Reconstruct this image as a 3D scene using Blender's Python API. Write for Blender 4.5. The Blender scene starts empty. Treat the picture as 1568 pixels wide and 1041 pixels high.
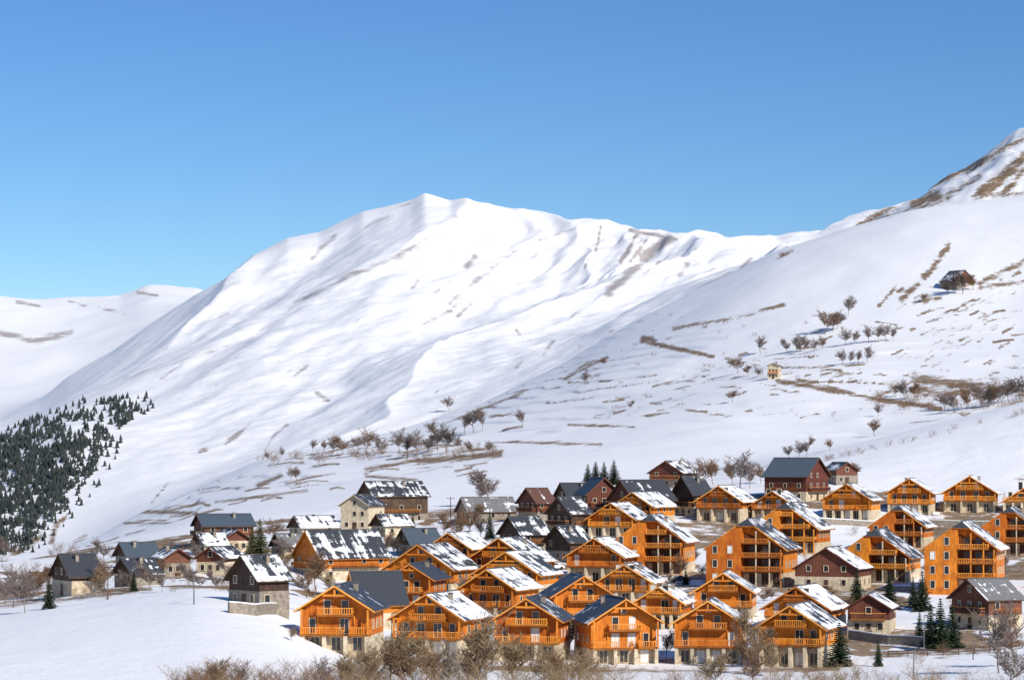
import bpy, math, random
import numpy as np
F=4446.0; CX=784.0; HY=700.0
rnd=random.Random(7)
scene=bpy.context.scene
# ---------------------------------------------------------------- noise
def _h(ix,iy,s):
    h=(ix*374761393+iy*668265263+s*144269504)&0xffffffff
    h=((h^(h>>13))*1274126177)&0xffffffff
    return ((h^(h>>16))&0xffff)/65535.0
def vn(x,y,s=0):
    x0=np.floor(x);y0=np.floor(y);fx=x-x0;fy=y-y0
    ix=x0.astype(np.int64);iy=y0.astype(np.int64)
    fx=fx*fx*fx*(fx*(fx*6-15)+10);fy=fy*fy*fy*(fy*(fy*6-15)+10)
    a=_h(ix,iy,s);b=_h(ix+1,iy,s);c=_h(ix,iy+1,s);d=_h(ix+1,iy+1,s)
    return (a*(1-fx)+b*fx)*(1-fy)+(c*(1-fx)+d*fx)*fy
def fbm(x,y,o=4,s=0,g=0.5):
    t=0;a=1;n=0
    for i in range(o):
        c,s_=math.cos(i*.7),math.sin(i*.7)
        t=t+a*vn((x*c-y*s_)*2**i+i*17.3,(x*s_+y*c)*2**i-i*9.1,s+i);n+=a;a*=g
    return t/n
def sst(a,b,x):
    t=np.clip((x-a)/(b-a),0,1);return t*t*(3-2*t)
# ---------------------------------------------------------------- terrain layers: distance, ground line
def P(*a): return list(a)
layers=[
 (5,None,-1.7,2),(25,None,-2.6,4),(150,None,-22,8),(300,P((0,1105),(500,1110),(1568,1100)),None,10),
 (430,P((-400,990),(0,944),(150,925),(300,907),(360,912),(430,930),(480,962),(560,992),(700,1015),(1000,1026),(1300,1020),(1568,1008)),None,50),
 (520,P((0,922),(100,906),(200,895),(300,893),(400,905),(480,925),(600,940),(800,935),(1000,930),(1200,925),(1400,922),(1568,910)),None,55),
 (620,P((0,872),(200,856),(400,850),(600,855),(800,845),(1000,850),(1200,850),(1400,850),(1568,848)),None,60),
 (740,P((0,856),(100,848),(200,828),(300,810),(400,802),(600,790),(700,785),(800,775),(1000,765),(1200,760),(1400,765),(1568,760)),None,65),
 (900,P((-300,880),(0,866),(100,848),(200,822),(300,795),(400,778),(600,748),(800,738),(1000,732),(1100,722),(1200,702),(1300,682),(1440,647),(1568,615),(1800,560)),None,70),
 (1000,P((-300,880),(0,866),(100,848),(200,818),(300,788),(400,766),(600,735),(800,716),(1000,705),(1100,700),(1200,695),(1300,685),(1440,665),(1568,645),(1800,590)),None,16),
 (1400,P((-300,880),(0,864),(100,848),(200,806),(400,738),(600,700),(740,680),(900,648),(1100,595),(1300,565),(1568,548),(1800,500)),None,120),
 (2100,P((-300,880),(0,858),(90,848),(130,834),(200,792),(400,702),(600,664),(740,618),(870,556),(980,493),(1080,443),(1190,387),(1300,352),(1400,325),(1568,303),(1800,260)),None,200),
 (2500,P((-300,870),(0,852),(90,845),(130,838),(200,800),(400,720),(600,690),(740,650),(870,595),(980,530),(1080,485),(1190,430),(1300,395),(1400,372),(1568,350),(1800,300)),None,20),
 (3200,P((-300,720),(0,696),(100,660),(200,655),(300,655),(400,635),(600,590),(740,560),(870,520),(980,475),(1080,440),(1190,402),(1250,390),(1290,362),(1320,342),(1380,306),(1450,270),(1500,243),(1568,207),(1700,150),(2200,60)),None,140),
 (4000,P((-300,700),(0,668),(100,615),(200,575),(300,540),(400,505),(600,460),(700,470),(800,455),(980,425),(1080,408),(1190,390),(1250,376),(1320,372),(1568,300),(2200,160)),None,140),
 (5000,P((-300,700),(0,645),(60,612),(105,578),(170,541),(240,492),(300,452),(330,436),(370,411),(410,388),(440,370),(490,357),(520,340),(555,322),(600,313),(630,308),(650,299),(690,316),(720,312),(770,319),(820,328),(880,337),(930,337),(975,353),(1030,365),(1080,362),(1130,371),(1190,384),(1210,376),(1250,367),(1350,370),(2200,400)),None,150),
 (6000,P((-300,640),(0,625),(100,600),(200,560),(300,510),(400,450),(650,380),(1200,420),(2200,450)),None,12),
 (9000,P((-600,420),(-200,440),(0,451),(60,458),(130,458),(185,456),(225,442),(300,449),(360,470),(500,480),(1200,480),(2200,480)),None,90),
 (12000,P((0,520),(1568,520)),None,6),
]
cols=np.concatenate([-2600+np.arange(30)*85.0,np.arange(-50,1620,2.5),1620+85.0*np.arange(1,31)])
nc=len(cols)
LD=[];LZ=[];SH={}
xs=np.arange(-2700,4300,2.0)
def sm(v,sg):
    n=int(sg*1.6)+2;k=np.exp(-0.5*(np.arange(-n,n+1)*2.0/sg)**2);k/=k.sum()
    return np.convolve(np.pad(v,n,mode='edge'),k,mode='valid')
for d,poly,z,n in layers:
    if poly is None: zz=np.full(nc,float(z))
    else:
        v0=np.interp(xs,[p[0] for p in poly],[p[1] for p in poly])
        sg=22 if d==430 else (30 if d<1000 else 42)
        v=sm(v0,sg)
        zz=(HY-np.interp(cols,xs,v))/F*d
        if d in(2100,3200,5000,9000):
            SH[d]=(HY-np.interp(cols,xs,sm(v0,{2100:12,3200:6,5000:3,9000:4}[d])))/F*d-zz
    LD.append(float(d));LZ.append(zz)
LD=np.array(LD);LZ=np.array(LZ);K=len(LD)
h=np.diff(LD)[:,None];dl=np.diff(LZ,axis=0)/h
m=np.zeros_like(LZ);m[0]=dl[0];m[-1]=dl[-1]
for k in range(1,K-1):
    w1=2*h[k]+h[k-1];w2=h[k]+2*h[k-1]
    pr=dl[k-1]*dl[k];ok=pr>1e-9
    hm=(w1+w2)/(w1/np.where(ok,dl[k-1],1)+w2/np.where(ok,dl[k],1))
    m[k]=np.where(ok,hm,0)
    m[k]=np.convolve(np.pad(m[k],12,mode='edge'),np.ones(25)/25,mode='valid')
rowsd=[];Z=[]
for k in range(K-1):
    n=layers[k+1][3]
    for i in range(n):
        t=i/n;d=LD[k]*(LD[k+1]/LD[k])**t
        s=(d-LD[k])/h[k,0];hh=h[k,0]
        Z.append((2*s**3-3*s**2+1)*LZ[k]+(s**3-2*s**2+s)*hh*m[k]+(-2*s**3+3*s**2)*LZ[k+1]+(s**3-s**2)*hh*m[k+1]);rowsd.append(d)
rowsd=np.array(rowsd);Z=np.array(Z);nr=len(rowsd)
D=np.repeat(rowsd[:,None],nc,1);PX=np.repeat(cols[None,:],nr,0)
for dd,(a0,a1,b0,b1) in {2100:(1750,2090,2110,2300),3200:(2750,3190,3210,3600),5000:(4150,4980,5020,5600),9000:(7600,8980,9050,11000)}.items():
    Z=Z+SH[dd][None,:]*sst(a0,a1,D)*(1-sst(b0,b1,D))
X=(PX-CX)/F*D;Y=D.copy()
# relief
wm=sst(2500,3100,D)*(1-0.85*sst(4500,4980,D))*(1-sst(5000,5300,D))
p=X*0.97-Y*0.23;q=X*0.23+Y*0.97
wp=p+160*(fbm(X/450,Y/500,3,31)-.5)
r=1-np.abs(2*fbm(wp/330,q/1500,2,5)-1)
mtn=(r-0.7)*54+(fbm(wp/120,q/650,3,9)-.5)*30+(fbm(X/60,Y/60,4,12)-.5)*9
mleft=sst(60,420,PX)
Z=Z+wm*mtn*(0.35+0.65*mleft)
wc=sst(3600,4100,D)*(1-sst(4850,5000,D))*sst(700,820,PX)*(1-sst(1060,1140,PX))
Z=Z+wc*(1-np.abs(2*fbm(wp/75,q/420,3,55)-1)-.7)*34
wr=sst(2550,3000,D)*(1-sst(3200,3500,D))*sst(1230,1400,PX)
Z=Z+wr*(fbm(X/55,Y/110,4,44)-.5)*26
wf=sst(6000,7000,D)*(1-sst(11000,12000,D))
Z=Z+wf*(fbm(X/500,Y/900,4,21)-.5)*45
wh=sst(950,1150,D)*(1-0.75*sst(1950,2090,D))*(1-sst(2100,2300,D))*sst(80,260,PX)
Z=Z+wh*((fbm(X/140,Y/230,4,61)-.5)*9)
PY0=HY-F*Z/D
ph=(Z+9*fbm(X/110,Y/110,3,71))/6.0
fr=ph-np.floor(ph)
tm=sst(0.46,0.62,fbm(X/70+5,Y/130,3,81))*sst(470,540,PY0)
Z=Z+wh*tm*0.9*(sst(0.0,0.2,fr)-fr)
wv=sst(380,460,D)*(1-sst(800,900,D))
Z=Z+wv*(fbm(X/22,Y/22,3,91)-.5)*1.3+sst(100,300,D)*(1-sst(380,500,D))*(fbm(X/30,Y/40,3,93)-.5)*0.8
PY=HY-F*Z/D
# ---------------------------------------------------------------- bare-ground / rock and shading masks carried by the terrain
W_,H_=1568,1041
masks={k:np.zeros((H_,W_)) for k in('m','f','h','r','v')}
def stroke(k,w,s,*pts):
    M=masks[k];w=w*1.25+1
    for a,b in zip(pts[:-1],pts[1:]):
        x0=int(max(0,min(a[0],b[0])-w*1.5-3));x1=int(min(W_,max(a[0],b[0])+w*1.5+3));y0=int(max(0,min(a[1],b[1])-w*1.5-3));y1=int(min(H_,max(a[1],b[1])+w*1.5+3))
        if x1<=x0 or y1<=y0: continue
        yy,xx=np.mgrid[y0:y1,x0:x1]
        dx,dy=b[0]-a[0],b[1]-a[1];t=np.clip(((xx-a[0])*dx+(yy-a[1])*dy)/(dx*dx+dy*dy+1e-6),0,1)
        ds=np.hypot(xx-a[0]-t*dx,yy-a[1]-t*dy)
        M[y0:y1,x0:x1]=np.maximum(M[y0:y1,x0:x1],s*np.clip(1.12-ds/(w*.95),0,1))
S=stroke
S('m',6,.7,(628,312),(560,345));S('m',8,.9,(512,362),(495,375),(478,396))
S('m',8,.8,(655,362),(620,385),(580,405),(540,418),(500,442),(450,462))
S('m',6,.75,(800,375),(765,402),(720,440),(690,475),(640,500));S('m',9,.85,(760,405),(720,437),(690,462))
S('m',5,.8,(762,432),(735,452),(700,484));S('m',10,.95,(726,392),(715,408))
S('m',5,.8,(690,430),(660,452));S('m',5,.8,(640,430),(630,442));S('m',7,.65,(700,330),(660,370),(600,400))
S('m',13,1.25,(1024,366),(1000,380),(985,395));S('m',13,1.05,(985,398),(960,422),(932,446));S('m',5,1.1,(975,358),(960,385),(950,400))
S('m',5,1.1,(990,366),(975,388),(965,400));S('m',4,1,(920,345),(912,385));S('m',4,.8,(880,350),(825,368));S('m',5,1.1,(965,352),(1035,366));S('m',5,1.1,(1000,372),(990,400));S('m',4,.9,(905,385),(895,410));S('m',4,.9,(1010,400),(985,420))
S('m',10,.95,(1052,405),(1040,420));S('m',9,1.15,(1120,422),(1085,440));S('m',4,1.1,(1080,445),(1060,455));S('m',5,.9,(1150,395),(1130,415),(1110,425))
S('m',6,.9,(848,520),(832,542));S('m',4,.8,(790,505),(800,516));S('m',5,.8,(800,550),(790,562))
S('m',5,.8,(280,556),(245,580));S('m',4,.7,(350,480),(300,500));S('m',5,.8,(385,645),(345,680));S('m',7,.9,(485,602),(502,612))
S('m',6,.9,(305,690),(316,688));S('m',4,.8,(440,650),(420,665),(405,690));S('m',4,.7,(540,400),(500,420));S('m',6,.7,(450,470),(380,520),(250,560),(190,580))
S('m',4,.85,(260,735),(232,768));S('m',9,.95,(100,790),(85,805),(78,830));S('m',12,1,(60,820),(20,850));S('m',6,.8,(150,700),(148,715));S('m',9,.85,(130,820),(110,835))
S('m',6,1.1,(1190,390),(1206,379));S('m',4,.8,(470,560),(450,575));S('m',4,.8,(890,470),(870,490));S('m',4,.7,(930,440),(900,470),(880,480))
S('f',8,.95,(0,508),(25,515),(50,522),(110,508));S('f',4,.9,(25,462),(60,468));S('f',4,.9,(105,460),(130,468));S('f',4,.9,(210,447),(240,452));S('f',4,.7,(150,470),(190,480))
S('r',8,1,(1315,345),(1345,328),(1375,310));S('r',18,1.05,(1400,312),(1435,300));S('r',13,1,(1540,265),(1500,295));S('r',16,1.05,(1570,238),(1530,275),(1515,290))
S('r',8,.95,(1330,335),(1450,272),(1568,212));S('r',9,.95,(1480,262),(1520,240));S('r',9,.95,(1340,338),(1400,322));S('r',12,.95,(1568,262),(1540,290));S('r',10,.85,(1450,300),(1500,270));S('r',8,.9,(1490,300),(1568,296))
S('h',10,1,(1452,376),(1440,392));S('h',9,1,(1436,400),(1415,425));S('h',8,.95,(1405,435),(1380,458));S('h',6,.9,(1370,440),(1345,468))
S('h',10,.9,(1568,400),(1530,418),(1500,432));S('h',7,.9,(1568,430),(1500,440));S('h',5,.85,(1400,465),(1440,455))
S('h',6,.85,(1200,466),(1120,487),(1060,497),(1030,502));S('h',6,1.05,(982,522),(1030,532),(1092,546));S('h',5,.85,(1110,548),(1165,560))
S('h',9,1.1,(985,518),(1000,520));S('h',7,.9,(865,580),(885,565),(930,548));S('h',4,.9,(870,585),(900,585))
S('h',7,1.1,(1190,583),(1260,594),(1340,610),(1440,625));S('h',15,1,(1400,580),(1500,592));S('h',14,.95,(1400,598),(1480,600));S('h',8,.9,(1345,605),(1400,582));S('h',11,1,(1500,590),(1568,600))
S('h',4,.95,(870,650),(970,653));S('h',4,.95,(770,658),(800,652));S('h',4,.9,(780,676),(920,680));S('h',8,1.1,(640,706),(700,700),(765,695))
S('h',7,.95,(560,718),(640,705));S('h',5,.9,(640,735),(560,728));S('h',6,.9,(700,690),(760,686));S('h',8,.95,(395,742),(430,728));S('h',6,1,(200,782),(300,785));S('h',4,.9,(190,800),(330,800));S('h',4,.9,(330,768),(470,750))
S('h',5,.95,(1300,600),(1220,580));S('h',4,.8,(240,765),(350,700));S('h',5,.85,(700,640),(800,600));S('h',4,.8,(1000,590),(1060,580))
for i in range(150):
    x=rnd.uniform(900,1568);y=rnd.uniform(max(455,640-(x-850)*.35),640)
    l=rnd.uniform(6,34);a=rnd.uniform(-.25,.15)+(.0 if x<1350 else -.2*rnd.random());S('h',rnd.uniform(1.2,3.5),rnd.uniform(.6,.98),(x,y),(x+l*.5,y+l*a*.5+rnd.uniform(-2,2)),(x+l,y+l*a))
for i in range(65):
    x=rnd.uniform(1380,1568);y=rnd.uniform(400,560);l=rnd.uniform(5,20);S('h',rnd.uniform(2,5),rnd.uniform(.6,1),(x,y),(x-l,y+l*.5))
for i in range(130):
    x=rnd.uniform(130,760);yb=np.interp(x,[130,400,760],[835,705,630]);y=rnd.uniform(yb,min(yb+95,840))
    l=rnd.uniform(12,55);S('h',rnd.uniform(1.2,4),rnd.uniform(.65,1.02),(x,y),(x+l*.5,y-l*rnd.uniform(0,.16)),(x+l,y-l*rnd.uniform(0,.25)))
for i in range(50):
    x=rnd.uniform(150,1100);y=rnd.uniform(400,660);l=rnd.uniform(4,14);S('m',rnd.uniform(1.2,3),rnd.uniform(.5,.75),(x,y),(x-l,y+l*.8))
S('v',9,.95,(590,1012),(700,1018),(900,1026),(1100,1026),(1280,1022));S('v',8,.9,(430,985),(500,1003),(590,1012));S('v',10,.85,(0,925),(120,912),(230,900));S('v',8,.8,(1300,990),(1420,985),(1568,985))
S('v',7,.85,(1240,800),(1400,795),(1568,800));S('v',7,.75,(820,905),(860,880),(850,850));S('v',8,.8,(480,960),(600,965));S('v',8,.85,(350,900),(440,915))
ixx=np.clip(PX.astype(int),0,W_-1);iyy=np.clip(PY.astype(int),0,H_-1)
inb=(PX>=0)&(PX<W_)&(PY>=0)&(PY<H_)
def samp(k,lo,hi): return np.where(inb&(D>lo)&(D<hi),masks[k][iyy,ixx],0)
bare=np.maximum(samp('h',980,2300),samp('r',2550,3600)*(PX>1240))
rock_streak=np.maximum(samp('m',2400,5150),samp('f',6000,9500))  # grey strokes: rock patches plus soft wind-streak shading painted into the snow colour
bare=np.where((D>2400)&(D<3600)&(PX<330),np.maximum(bare,rock_streak*.9),bare);rock_streak=np.where((D>2400)&(D<3600)&(PX<330),0,rock_streak)
bare=np.maximum(bare,np.where(fr<0.15,0.85,0)*wh*sst(0.53,0.68,fbm(X/50+9,Y/100,3,83))*(PX<1700)*sst(480,560,PY0))
vb=wv*sst(0.46,0.62,fbm(X/16,Y/26,4,95))*sst(420,455,D)*np.where(PX<430,sst(455,500,D),1)*0.98
vb=vb*(1-0.8*sst(740,800,D))
bare=np.maximum(bare,np.maximum(vb,samp('v',395,760)))
def new_obj(name,me,parent=None):
    o=bpy.data.objects.new(name,me);scene.collection.objects.link(o)
    if parent: o.parent=parent
    return o
me=bpy.data.meshes.new("snowy_terrain")
co=np.stack([X,Y,Z],-1).reshape(-1,3).astype(np.float32)
idx=np.arange(nr*nc).reshape(nr,nc)
fa=np.stack([idx[:-1,:-1],idx[:-1,1:],idx[1:,1:],idx[1:,:-1]],-1).reshape(-1,4)
me.vertices.add(len(co));me.vertices.foreach_set("co",co.ravel())
me.loops.add(fa.size);me.loops.foreach_set("vertex_index",fa.ravel().astype(np.int32))
me.polygons.add(len(fa));me.polygons.foreach_set("loop_start",(np.arange(len(fa))*4).astype(np.int32))
me.polygons.foreach_set("use_smooth",np.ones(len(fa),bool))
me.update(calc_edges=True)
for nm,arr in(("bare",bare),("rock_streak",rock_streak)):
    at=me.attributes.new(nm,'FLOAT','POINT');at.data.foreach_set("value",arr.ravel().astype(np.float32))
terrain=new_obj("snowy_terrain",me)
def hit(px,py,dmin=385.0):
    j=int(np.argmin(np.abs(px-cols)))
    i0=int(np.searchsorted(rowsd,dmin))
    for i in range(i0,nr):
        if PY[i,j]<=py:
            if i>i0 and PY[i-1,j]>py:
                t=(PY[i-1,j]-py)/(PY[i-1,j]-PY[i,j]+1e-9)
                d=rowsd[i-1]*(1-t)+rowsd[i]*t;z=Z[i-1,j]*(1-t)+Z[i,j]*t
            else: d=rowsd[i];z=Z[i,j]
            return (px-CX)/F*d,d,z
    return (px-CX)/F*3000,3000,0
def gz(x,y):
    px=CX+F*x/y;j=int(np.clip(np.searchsorted(cols,px),1,nc-1));i=int(np.clip(np.searchsorted(rowsd,y),1,nr-1))
    t=(px-cols[j-1])/(cols[j]-cols[j-1]);s=(y-rowsd[i-1])/(rowsd[i]-rowsd[i-1])
    return float((Z[i-1,j-1]*(1-t)+Z[i-1,j]*t)*(1-s)+(Z[i,j-1]*(1-t)+Z[i,j]*t)*s)
# ---------------------------------------------------------------- materials
def mat(name):
    mt=bpy.data.materials.new(name);mt.use_nodes=True;nt=mt.node_tree;b=nt.nodes["Principled BSDF"]
    return mt,nt,b
def N(nt,t,**k):
    n=nt.nodes.new(t)
    for a,v in k.items(): setattr(n,a,v)
    return n
def mixc(nt,fac,a,b):
    n=N(nt,'ShaderNodeMix',data_type='RGBA')
    for s,v in((n.inputs[0],fac),(n.inputs[6],a),(n.inputs[7],b)):
        if isinstance(v,(float,int)): s.default_value=v
        elif isinstance(v,tuple): s.default_value=(*v,1)
        else: nt.links.new(v,s)
    return n.outputs[2]
def math_(nt,op,a,b=0.0,c=0.0,clamp=False):
    n=N(nt,'ShaderNodeMath',operation=op,use_clamp=clamp)
    for s,v in zip(n.inputs,(a,b,c)):
        if isinstance(v,(float,int)): s.default_value=v
        else: nt.links.new(v,s)
    return n.outputs[0]
def noise(nt,vec,scale,detail=4,rough=.55,vs=None):
    if vs is not None:
        mp=N(nt,'ShaderNodeMapping');mp.inputs['Scale'].default_value=vs;nt.links.new(vec,mp.inputs[0]);vec=mp.outputs[0]
    n=N(nt,'ShaderNodeTexNoise');n.inputs['Scale'].default_value=scale;n.inputs['Detail'].default_value=detail;n.inputs['Roughness'].default_value=rough
    nt.links.new(vec,n.inputs['Vector']);return n.outputs['Fac']
mt,nt,b=mat("snow_and_grass_ground")
geo=N(nt,'ShaderNodeNewGeometry').outputs['Position']
ab=N(nt,'ShaderNodeAttribute',attribute_name="bare").outputs['Fac'];ar=N(nt,'ShaderNodeAttribute',attribute_name="rock_streak").outputs['Fac']
n1=noise(nt,geo,0.06,8,.72);n2=noise(nt,geo,0.35,5,.65);n3=noise(nt,geo,0.014,9,.72)
nn=math_(nt,'ADD',math_(nt,'MULTIPLY',n1,1.9),math_(nt,'MULTIPLY',n2,1.3))
fb=math_(nt,'MULTIPLY',math_(nt,'SUBTRACT',math_(nt,'ADD',ab,nn),2.27),4.5,clamp=True)
fb=math_(nt,'MULTIPLY',fb,math_(nt,'MULTIPLY',ab,6.0,clamp=True))
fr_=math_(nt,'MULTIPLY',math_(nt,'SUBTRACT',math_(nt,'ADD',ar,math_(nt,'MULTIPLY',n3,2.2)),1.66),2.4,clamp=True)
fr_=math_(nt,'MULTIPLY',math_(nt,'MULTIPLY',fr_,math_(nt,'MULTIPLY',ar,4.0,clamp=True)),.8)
grass=mixc(nt,math_(nt,'MULTIPLY_ADD',n2,2.4,-.7,clamp=True),(0.085,0.055,0.035),(0.40,0.28,0.17))
rock_streak_c=mixc(nt,n1,(0.14,0.11,0.10),(0.44,0.38,0.36))
snow=mixc(nt,n3,(0.83,0.83,0.84),(0.90,0.895,0.885))
c=mixc(nt,fr_,snow,rock_streak_c);c=mixc(nt,fb,c,grass)
nt.links.new(c,b.inputs['Base Color']);b.inputs['Roughness'].default_value=.75;b.inputs['Specular IOR Level'].default_value=.2
bp=N(nt,'ShaderNodeBump');bp.inputs['Strength'].default_value=.4;bp.inputs['Distance'].default_value=1.5
nt.links.new(math_(nt,'ADD',n1,math_(nt,'MULTIPLY',n2,.15)),bp.inputs['Height']);nt.links.new(bp.outputs[0],b.inputs['Normal'])
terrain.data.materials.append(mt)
def wood(name,a,bb,rough=.7):
    mt,nt,b=mat(name);tc=N(nt,'ShaderNodeTexCoord').outputs['Object'];oi=N(nt,'ShaderNodeObjectInfo').outputs['Random']
    f=noise(nt,tc,1.0,5,.65,(3.6,3.6,.6));f2=noise(nt,tc,.4,4,.6)
    f=math_(nt,'ADD',math_(nt,'MULTIPLY',f,.7),math_(nt,'MULTIPLY',f2,.6));f=math_(nt,'MULTIPLY_ADD',f,3.2,-1.5,clamp=True)
    c=mixc(nt,f,a,bb)
    hs=N(nt,'ShaderNodeHueSaturation');nt.links.new(c,hs.inputs['Color']);nt.links.new(math_(nt,'MULTIPLY_ADD',oi,.38,.80),hs.inputs['Value']);nt.links.new(math_(nt,'MULTIPLY_ADD',oi,.016,.492),hs.inputs['Hue'])
    nt.links.new(hs.outputs[0],b.inputs['Base Color']);b.inputs['Roughness'].default_value=rough;b.inputs['Specular IOR Level'].default_value=.2;return mt
def plain(name,a,bb,sc=1.0,rough=.8,spec=.2,met=0):
    mt,nt,b=mat(name);tc=N(nt,'ShaderNodeTexCoord').outputs['Object'];f=noise(nt,tc,sc,5,.6);f=math_(nt,'MULTIPLY_ADD',f,2.4,-.7,clamp=True)
    nt.links.new(mixc(nt,f,a,bb),b.inputs['Base Color']);b.inputs['Roughness'].default_value=rough;b.inputs['Specular IOR Level'].default_value=spec;b.inputs['Metallic'].default_value=met;return mt
M={}
M['orange']=wood("larch_cladding",(0.34,0.080,0.010),(0.72,0.225,0.024))
M['rail']=wood("larch_railing",(0.42,0.115,0.016),(0.76,0.27,0.038))
M['beam']=wood("larch_beam",(0.50,0.17,0.028),(0.80,0.34,0.075))
M['shade']=wood("shaded_recess_wood",(0.06,0.024,0.010),(0.15,0.052,0.017))  # wood darkened so the balcony recess shade is in its colour
M['red']=wood("red_brown_wood",(0.085,0.032,0.022),(0.19,0.068,0.042))
M['dark']=wood("weathered_dark_wood",(0.035,0.022,0.016),(0.12,0.07,0.045))
M['cream']=plain("limewashed_stone",(0.38,0.30,0.19),(0.72,0.62,0.46),1.2)
M['stone']=plain("grey_stone",(0.16,0.13,0.10),(0.38,0.33,0.27),1.8)
M['glass']=plain("window_glass",(0.012,0.014,0.018),(0.04,0.045,0.05),.4,.12,.5)
M['frame']=plain("window_frame",(0.50,0.36,0.22),(0.74,0.64,0.48),1)
M['curtain']=plain("curtain",(0.6,0.6,0.58),(0.8,0.8,0.78),1)
M['metal']=plain("painted_metal",(0.06,0.065,0.07),(0.12,0.125,0.13),1,.5,.4)
M['fascia']=wood("dark_fascia",(0.16,0.055,0.015),(0.40,0.135,0.025))
M['snowcap']=plain("snow_cap",(0.84,0.85,0.87),(0.9,0.9,0.91),1)
def roof(name,level,dark=(0.022,0.025,0.032),dark2=(0.07,0.075,0.085)):
    mt,nt,b=mat(name);uv=N(nt,'ShaderNodeUVMap').outputs[0];oi=N(nt,'ShaderNodeObjectInfo').outputs['Random']
    ad=N(nt,'ShaderNodeVectorMath',operation='ADD');nt.links.new(uv,ad.inputs[0])
    cb=N(nt,'ShaderNodeCombineXYZ');nt.links.new(math_(nt,'MULTIPLY',oi,300),cb.inputs[0]);nt.links.new(math_(nt,'MULTIPLY',oi,170),cb.inputs[2]);nt.links.new(cb.outputs[0],ad.inputs[1]);v=ad.outputs[0]
    a=noise(nt,v,1,3,.5,(1.1,.12,1));bb=noise(nt,v,1,5,.6,(.2,.45,1));c=noise(nt,v,3,3,.6)
    sx=N(nt,'ShaderNodeSeparateXYZ');nt.links.new(uv,sx.inputs[0])
    f=math_(nt,'ADD',math_(nt,'MULTIPLY',a,.45),math_(nt,'MULTIPLY',bb,.55));f=math_(nt,'ADD',f,math_(nt,'MULTIPLY',math_(nt,'SUBTRACT',c,.5),.14))
    f=math_(nt,'MULTIPLY_ADD',math_(nt,'SUBTRACT',f,.5),1.5,.5)
    fac=math_(nt,'MULTIPLY',math_(nt,'SUBTRACT',f,level),20,clamp=True)
    seam=math_(nt,'LESS_THAN',math_(nt,'FRACT',math_(nt,'MULTIPLY',sx.outputs[0],1.6)),.12)
    base=mixc(nt,c,dark,dark2);base=mixc(nt,math_(nt,'MULTIPLY',seam,.4),base,(0.12,0.125,0.13))
    nt.links.new(mixc(nt,fac,base,mixc(nt,c,(0.74,0.76,0.79),(0.88,0.88,0.89))),b.inputs['Base Color'])
    nt.links.new(math_(nt,'MULTIPLY_ADD',fac,.3,.5),b.inputs['Roughness'])
    bp=N(nt,'ShaderNodeBump');bp.inputs['Strength'].default_value=.8;bp.inputs['Distance'].default_value=.2
    nt.links.new(math_(nt,'ADD',fac,math_(nt,'MULTIPLY',seam,.3)),bp.inputs['Height']);nt.links.new(bp.outputs[0],b.inputs['Normal']);return mt
M['r0']=roof("roof_bare",.74);M['r1']=roof("roof_some_snow",.60);M['r2']=roof("roof_half_snow",.515);M['r3']=roof("roof_mostly_snow",.455);M['r4']=roof("roof_full_snow",.40)
M['rb']=roof("roof_blue_sheet",.76,(0.045,0.065,0.085),(0.10,0.13,0.16));M['rr']=roof("roof_rusty",.58,(0.09,0.04,0.026),(0.18,0.08,0.05));M['rg']=roof("roof_grey",.56,(0.13,0.13,0.13),(0.26,0.25,0.24))
# ---------------------------------------------------------------- mesh builder
class MB:
    def __init__(s): s.v=[];s.f=[];s.m=[];s.uv=[];s.mats=[]
    def mi(s,k):
        if k not in s.mats: s.mats.append(k)
        return s.mats.index(k)
    def face(s,pts,k,uv=None):
        i=len(s.v);s.v+=pts;s.f.append(tuple(range(i,i+len(pts))));s.m.append(s.mi(k));s.uv.append(uv or [(0,0)]*len(pts))
    def box(s,x0,x1,y0,y1,z0,z1,k):
        if x0>x1:x0,x1=x1,x0
        if y0>y1:y0,y1=y1,y0
        i=len(s.v);s.v+=[(x0,y0,z0),(x1,y0,z0),(x1,y1,z0),(x0,y1,z0),(x0,y0,z1),(x1,y0,z1),(x1,y1,z1),(x0,y1,z1)]
        for q in((0,3,2,1),(4,5,6,7),(0,1,5,4),(1,2,6,5),(2,3,7,6),(3,0,4,7)):
            s.f.append(tuple(i+a for a in q));s.m.append(s.mi(k));s.uv.append([(0,0)]*4)
    def prism(s,top,t,ktop,kside,uv):
        bot=[(a,b_,c_-t) for a,b_,c_ in top]
        s.face(list(top),ktop,uv);s.face(bot[::-1],kside);n=len(top)
        for i in range(n):
            j=(i+1)%n;s.face([top[j],top[i],bot[i],bot[j]],kside)
    def obj(s,name,parent=None):
        me=bpy.data.meshes.new(name);me.from_pydata(s.v,[],s.f)
        for k in s.mats: me.materials.append(M[k])
        me.polygons.foreach_set("material_index",s.m)
        ul=me.uv_layers.new(name="UVMap");fl=[c for u in s.uv for p_ in u for c in p_];ul.data.foreach_set("uv",fl)
        me.update();return new_obj(name,me,parent)
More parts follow.
